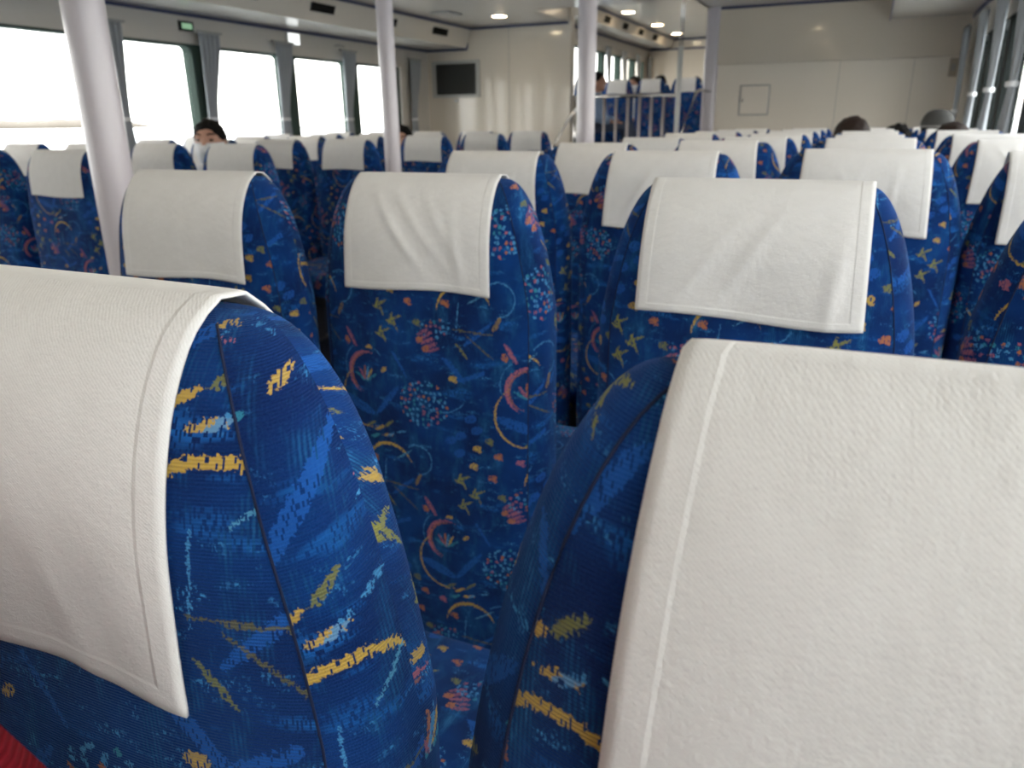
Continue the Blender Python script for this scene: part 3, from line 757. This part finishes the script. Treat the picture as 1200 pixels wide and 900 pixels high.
# ------------------------------------------------------------------ people
def remeshed(mb, mat, vox, name, it=4):
    o = mb.build('tmp', mat, None, True)
    r = o.modifiers.new('r', 'REMESH'); r.mode = 'VOXEL'; r.voxel_size = vox; r.use_smooth_shade = True
    s = o.modifiers.new('s', 'SMOOTH'); s.iterations = it; s.factor = .5
    me = baked(o); me.name = name; return me
HZ = 1.02                                   # head centre above the floor, seated
def body_mb():
    m = MB()
    m.tube([(0,.13,.46), (0,.125,.55), (0,.115,.66), (0,.10,.80), (0,.095,.87), (0,.10,.90)], [(.155,.11), (.15,.11), (.14,.10), (.165,.10), (.13,.08), (.05,.05)], 20)
    m.tube([(0,.10,.86), (0,.115,.97)], [.055, .052], 16)
    c = (0, .13, HZ)
    m.ball(c, (.074, .092, .098), 20, 14); m.ball((0, .160, HZ - .060), (.052, .058, .052), 16, 10); m.ball((0, .195, HZ - .088), (.024, .022, .02))
    m.tube([(0, .212, HZ + .020), (0, .236, HZ - .022), (0, .222, HZ - .036)], [.009, .014, .011], 8)
    for sx in (-1, 1):
        m.ball((sx*.076, .125, HZ - .015), (.012, .020, .032), 10, 8)
        m.ball((sx*.018, .222, HZ - .030), (.010, .011, .009), 8, 6)
        m.tube([(sx*.055, .198, HZ + .026), (sx*.02, .217, HZ + .024)], .008, 8)
        sh = Vector((sx*.175, .10, .835)); el = Vector((sx*.225, .16, .60)); wr = Vector((sx*.135, .36, .56))
        m.tube([sh - Vector((sx*.05, 0, -.01)), sh, lerp(sh, el, .5), el, lerp(el, wr, .4), wr], [.05, .052, .044, .038, .036, .026], 12)
        pm = wr + Vector((-sx*.012, .045, -.012)); m.ball(pm, (.040, .050, .016), 12, 8)
        for k, (fx, ln) in enumerate(((-.027, .062), (-.009, .072), (.009, .067), (.026, .052))):
            a = pm + Vector((fx, .038, .002)); m.tube([a, a + Vector((0, ln*.45, .004)), a + Vector((0, ln*.8, -.012)), a + Vector((0, ln, -.030))], [.0095, .009, .0085, .007], 8)
        a = pm + Vector((-sx*.034, -.01, 0)); m.tube([a, a + Vector((-sx*.02, .022, -.003)), a + Vector((-sx*.022, .046, -.012))], [.011, .010, .008], 8)
        hp = Vector((sx*.085, .14, .50)); kn = Vector((sx*.10, .52, .49)); an = Vector((sx*.10, .54, .09))
        m.tube([hp, lerp(hp, kn, .5), kn, kn + Vector((0, .02, -.05)), lerp(kn, an, .4), an], [.082, .074, .056, .052, .050, .034], 14)
        m.tube([an + Vector((0, -.04, -.04)), an + Vector((0, .03, -.045)), an + Vector((0, .13, -.06))], [.034, .036, .024], 10)
    return m
def shirt_mb():
    m = MB()
    m.tube([(0,.13,.44), (0,.125,.55), (0,.115,.66), (0,.10,.80), (0,.095,.875), (0,.10,.905)], [(.172,.128), (.165,.125), (.156,.116), (.18,.115), (.14,.09), (.066,.066)], 22)
    for sx in (-1, 1):
        sh = Vector((sx*.175, .10, .835)); el = Vector((sx*.225, .16, .60)); wr = Vector((sx*.135, .36, .56))
        m.tube([sh - Vector((sx*.06, 0, -.012)), sh, lerp(sh, el, .5), el, lerp(el, wr, .4), lerp(el, wr, .9)], [.06, .066, .057, .050, .047, .040], 14)
    return m
def trouser_mb():
    m = MB(); m.tube([(0,.14,.45), (0,.135,.56)], [(.172,.13), (.17,.126)], 20)
    for sx in (-1, 1):
        hp = Vector((sx*.085, .14, .505)); kn = Vector((sx*.10, .52, .49)); an = Vector((sx*.10, .54, .09))
        m.tube([hp, lerp(hp, kn, .5), kn, kn + Vector((0, .025, -.06)), lerp(kn, an, .4), an + Vector((0, 0, .02))], [.094, .086, .068, .064, .064, .055], 14)
    return m
def hair_mb(kind):
    m = MB(); c = Vector((0, .122, HZ + .012))
    # skull cap of hair: upper shell, cut by a hairline that is high in front and low behind
    rings = []; n = 28
    for i in range(12):
        r = []
        for k in range(n):
            a = 2*PI*k/n; fr = .5 + .5*math.sin(a)                # 1 at the face side
            low = {'short': lerp(-.075, .055, fr**1.7), 'bob': lerp(-.15, .05, fr**1.5), 'long': lerp(-.24, .045, fr**2)}[kind]
            zz = lerp(low, .102, (i/11)**.8)
            rad = math.sqrt(max(.0, 1 - max(0, zz/.104)**2)) if zz > 0 else 1 - .10*min(1, -zz/.2)
            big = {'short': 1.06, 'bob': 1.16, 'long': 1.14}[kind]
            r.append(c + Vector((.078*big*rad*math.cos(a), .094*big*rad*math.sin(a) - (.004 if kind == 'short' else .01), zz)))
        rings.append(r)
    m.loft(rings, True); return m
ME_body = remeshed(body_mb(), M_skin, .0075, 'body', 5)
ME_shirt = remeshed(shirt_mb(), M_shirts['grey'], .011, 'shirt', 4)
ME_trous = remeshed(trouser_mb(), M_shirts['denim'], .011, 'trousers', 4)
ME_hair = {k: remeshed(hair_mb(k), M_hair, .007, 'hair', 2) for k in ('short', 'bob', 'long')}
from mathutils import noise as mnoise
for k_, me_ in ME_hair.items():
    amp = {'short': .007, 'bob': .004, 'long': .014}[k_]
    nr = [v.normal.copy() for v in me_.vertices]
    for v, q in zip(me_.vertices, nr):
        if v.co.z > HZ - .02 or k_ == 'long': v.co += q*amp*(mnoise.noise(v.co*(45 if k_ != 'long' else 28)) + .6*mnoise.noise(v.co*110))
    me_.update()
m = MB()
for sx in (-1, 1):
    m.tube([(sx*.10, .49, .035), (sx*.10, .54, .045), (sx*.10, .62, .04), (sx*.10, .68, .028)], [(.040, .034), (.044, .044), (.042, .036), (.034, .022)], 14)
ME_shoe = m.mesh('shoes', M_black)
m = MB()
for sx in (-1, 1): m.ball((sx*.033, .209, HZ + .006), (.014, .008, .006), 10, 6)
ME_eyes = m.mesh('eyes', M_eye)
m = MB()
for sx in (-1, 1): m.tube([(sx*.055, .199, HZ + .032), (sx*.036, .213, HZ + .038), (sx*.016, .219, HZ + .032)], [.003, .0045, .003], 8)
ME_brow = m.mesh('eyebrows', M_hair)
m = MB(); m.tube([(-.024, .207, HZ - .060), (-.008, .2195, HZ - .058), (.008, .2195, HZ - .058), (.024, .207, HZ - .060)], [.004, .0062, .0062, .004], 8)
ME_lips = m.mesh('lips', M_lip)
rings = []
for i in range(9):
    z = lerp(HZ - .010, HZ - .112, i/8); r = []
    for k in range(17):
        a = lerp(-.15*PI, 1.15*PI, k/16); bulge = math.sin(i/8*PI)
        r.append((.080*math.cos(a)*(1 - .30*(i/8)**2), .145 + (.075 + .032*bulge*math.sin(a)**2 + .014*math.exp(-((i - 2)/2.2)**2)*max(0, math.sin(a))**8)*math.sin(a)*(1 - .16*(i/8)**2), z + .012*(1 - max(0, math.sin(a)))*(1 - 2*i/8)*.5))
    rings.append(r)
ME_mask = MB().loft(rings, False, False).mesh('face_mask', M_mask)
rings = []; n = 28
for i in range(10):
    t_ = i/9; z = HZ + .028 + .098*math.sin(t_*PI/2); q = math.cos(t_*PI/2*.96)
    rings.append([(.090*q**.75*math.cos(2*PI*k/n), .122 + .106*q**.75*math.sin(2*PI*k/n), z) for k in range(n)])
ME_cap = MB().loft(rings, True).mesh('cap', M_cap)
m = MB(); N = 12; top = []; 
for j in range(N + 1):
    a = lerp(.18*PI, .82*PI, j/N); top.append([( .090*math.cos(a)*1.0, .122 + .104*math.sin(a), HZ + .034), (.092*math.cos(a), .122 + .140*math.sin(a), HZ + .030), (.080*math.cos(a), .122 + .175*math.sin(a), HZ + .018)])
vs = [p for r in top for p in r] + [(p[0], p[1], p[2] - .003) for r in top for p in r]; fs = []; q = 3*(N + 1)
for j in range(N):
    for k in range(2):
        a = j*3 + k; fs += [(a, a+3, a+4, a+1), (q+a, q+a+1, q+a+4, q+a+3)]
    fs.append((j*3 + 2, j*3 + 5, q + j*3 + 5, q + j*3 + 2))
m.add(vs, fs); ME_brim = m.mesh('brim', M_cap)
m = MB(); m.loft([[(.0915*math.cos(2*PI*k/28), .122 + .1075*math.sin(2*PI*k/28), HZ + z) for k in range(28)] for z in (.026, .038)], False); ME_capband = m.mesh('cap_band', M_capband)

def person(x, y, rz, label, hair='short', hairmat=None, shirt='grey', mask=False, cap=False, z=0, floor=0, head_turn=0, scale=1.0):
    root = empty('person', (x, y, floor + z), rz); root.scale = (scale,)*3
    tag(root, label, 'person', 'seated passengers')
    b = link('body', ME_body, root)
    def part(nm, me, mat=None, par=root):
        o = link(nm, me, par)
        if mat: o.material_slots[0].link = 'OBJECT'; o.material_slots[0].material = mat
        return o
    part('hair', ME_hair[hair], hairmat or M_hair)
    part('shirt', ME_shirt, M_shirts[shirt]); part('trousers', ME_trous); part('shoes', ME_shoe)
    part('eyes', ME_eyes); part('eyebrows', ME_brow)
    if mask: part('face_mask', ME_mask).modifiers.new('t', 'SOLIDIFY').thickness = .0015
    else: part('lips', ME_lips)
    if cap: c_ = part('cap', ME_cap); part('brim', ME_brim, None, c_); part('cap_band', ME_capband, None, c_)
    return root
person(-3.33, 3.45 - .065, PI + .45, 'person with short dark hair and a white face mask facing the camera, left seats', mask=True, shirt='white', z=0.035)
person(-3.09, 5.07 - .10, PI + .35, 'person with short black hair looking out beside the slim pole', shirt='white', z=-.005)
person(-.085, .25 + 5*P + .075, 0, 'person with rounded dark brown hair seen from behind on the right', 'bob', M_brown, 'grey', z=.014)
person(.372, .25 + 5*P + .075, 0, 'person with smooth dark hair low behind the seat covers near the right curtains', 'bob', M_brown, 'black', z=-.018)
person(.355, .25 + 6*P + .075, 0, 'person in a grey cap seen from behind in front of the right wall', 'short', M_hair, 'white', cap=True, z=.036)
person(.20, .25 + 7*P + .075, .25, 'person with fluffy black hair leaning between two seats on the right', 'long', M_hair, 'navy', z=-.034)
FG = 10.4
person(-3.215, 9.42, -PI/2, 'person in a light blue shirt beside the middle pole in the forward cabin', shirt='blue', floor=PF, z=.0)
person(-3.0, 11.0, PI - .3, 'person with brown hair and a white mask in the forward cabin behind the railing seats', hairmat=M_brown, mask=True, shirt='white', floor=PF, z=.02)
person(-2.89, 11.68, .1, 'person with long black hair seen from behind in the forward cabin', 'long', M_hair, 'black', floor=PF, z=.06)
person(-2.38, 11.68, 0, 'person mostly hidden behind the stanchion in the forward cabin', 'short', M_brown, 'grey', floor=PF, z=.03)

# ------------------------------------------------------------------ outside
SEA = -3.0
c = MB(); c.box(-9000, 9000, -9000, 9000, SEA - .5, SEA); struct('trim_sea', c, M_sea)
rng = random.Random(3); ringsL = []
for k in range(60):
    t_ = k/59; p = Vector((-4700, 600, 0)).lerp(Vector((-3300, 3050, 0)), t_); h = 52*(1 - t_)**.10*min(1, t_*8 + .3)*(.8 + .4*rng.random()) * (1 if t_ < .93 else (1 - t_)/.07 + .05)
    dirn = Vector((-.8, .35, 0))
    ringsL.append([p + Vector((0, 0, SEA)), p + dirn*60 + Vector((0, 0, SEA + h*.7)), p + dirn*200 + Vector((0, 0, SEA + h)), p + dirn*420 + Vector((0, 0, SEA))])
tag(MB().loft(ringsL).build('coastline', M_land, None, True), 'low hazy strip of coast seen through the left windows', 'coast')

# ------------------------------------------------------------------ daylight
wd = bpy.data.worlds.new('daylight'); S.world = wd; wd.use_nodes = True
nt = wd.node_tree; nt.nodes.clear()
out = nt.nodes.new('ShaderNodeOutputWorld'); bg = nt.nodes.new('ShaderNodeBackground')
tc = nt.nodes.new('ShaderNodeTexCoord'); sep = nt.nodes.new('ShaderNodeSeparateXYZ'); rp = nt.nodes.new('ShaderNodeValToRGB')
nt.links.new(tc.outputs['Generated'], sep.inputs[0]); nt.links.new(sep.outputs[2], rp.inputs[0])
rp.color_ramp.elements[0].position = 0; rp.color_ramp.elements[0].color = (1, .985, .95, 1)
rp.color_ramp.elements[1].position = .8; rp.color_ramp.elements[1].color = (.92, .95, 1, 1)
nt.links.new(rp.outputs[0], bg.inputs[0]); bg.inputs[1].default_value = 6.0
nt.links.new(bg.outputs[0], out.inputs[0])

# ------------------------------------------------------------------ camera
cam = bpy.data.cameras.new('camera'); co = bpy.data.objects.new('camera', cam); COL.objects.link(co)
cam.sensor_width = 36; cam.lens = 885/1200*36; cam.clip_start = .01; cam.clip_end = 20000
yaw, pit, rol = math.radians(24.4), math.radians(19.05), math.radians(-.6)
Fv = Vector((-math.sin(yaw)*math.cos(pit), math.cos(yaw)*math.cos(pit), -math.sin(pit)))
Rv = Vector((math.cos(yaw), math.sin(yaw), 0)); Uv = Rv.cross(Fv)
r2 = math.cos(rol)*Rv + math.sin(rol)*Uv; u2 = -math.sin(rol)*Rv + math.cos(rol)*Uv
co.matrix_world = Matrix(((r2.x, u2.x, -Fv.x, 0), (r2.y, u2.y, -Fv.y, 0), (r2.z, u2.z, -Fv.z, EYE), (0, 0, 0, 1)))
cam.dof.use_dof = True; cam.dof.focus_distance = .46; cam.dof.aperture_fstop = 12.5
S.camera = co
vs_ = S.view_settings; S.display_settings.display_device = 'sRGB'
vs_.view_transform = 'Standard'; vs_.look = 'None'; vs_.gamma = 1; vs_.exposure = 0.32
try: vs_.use_curve_mapping = False
except Exception: pass
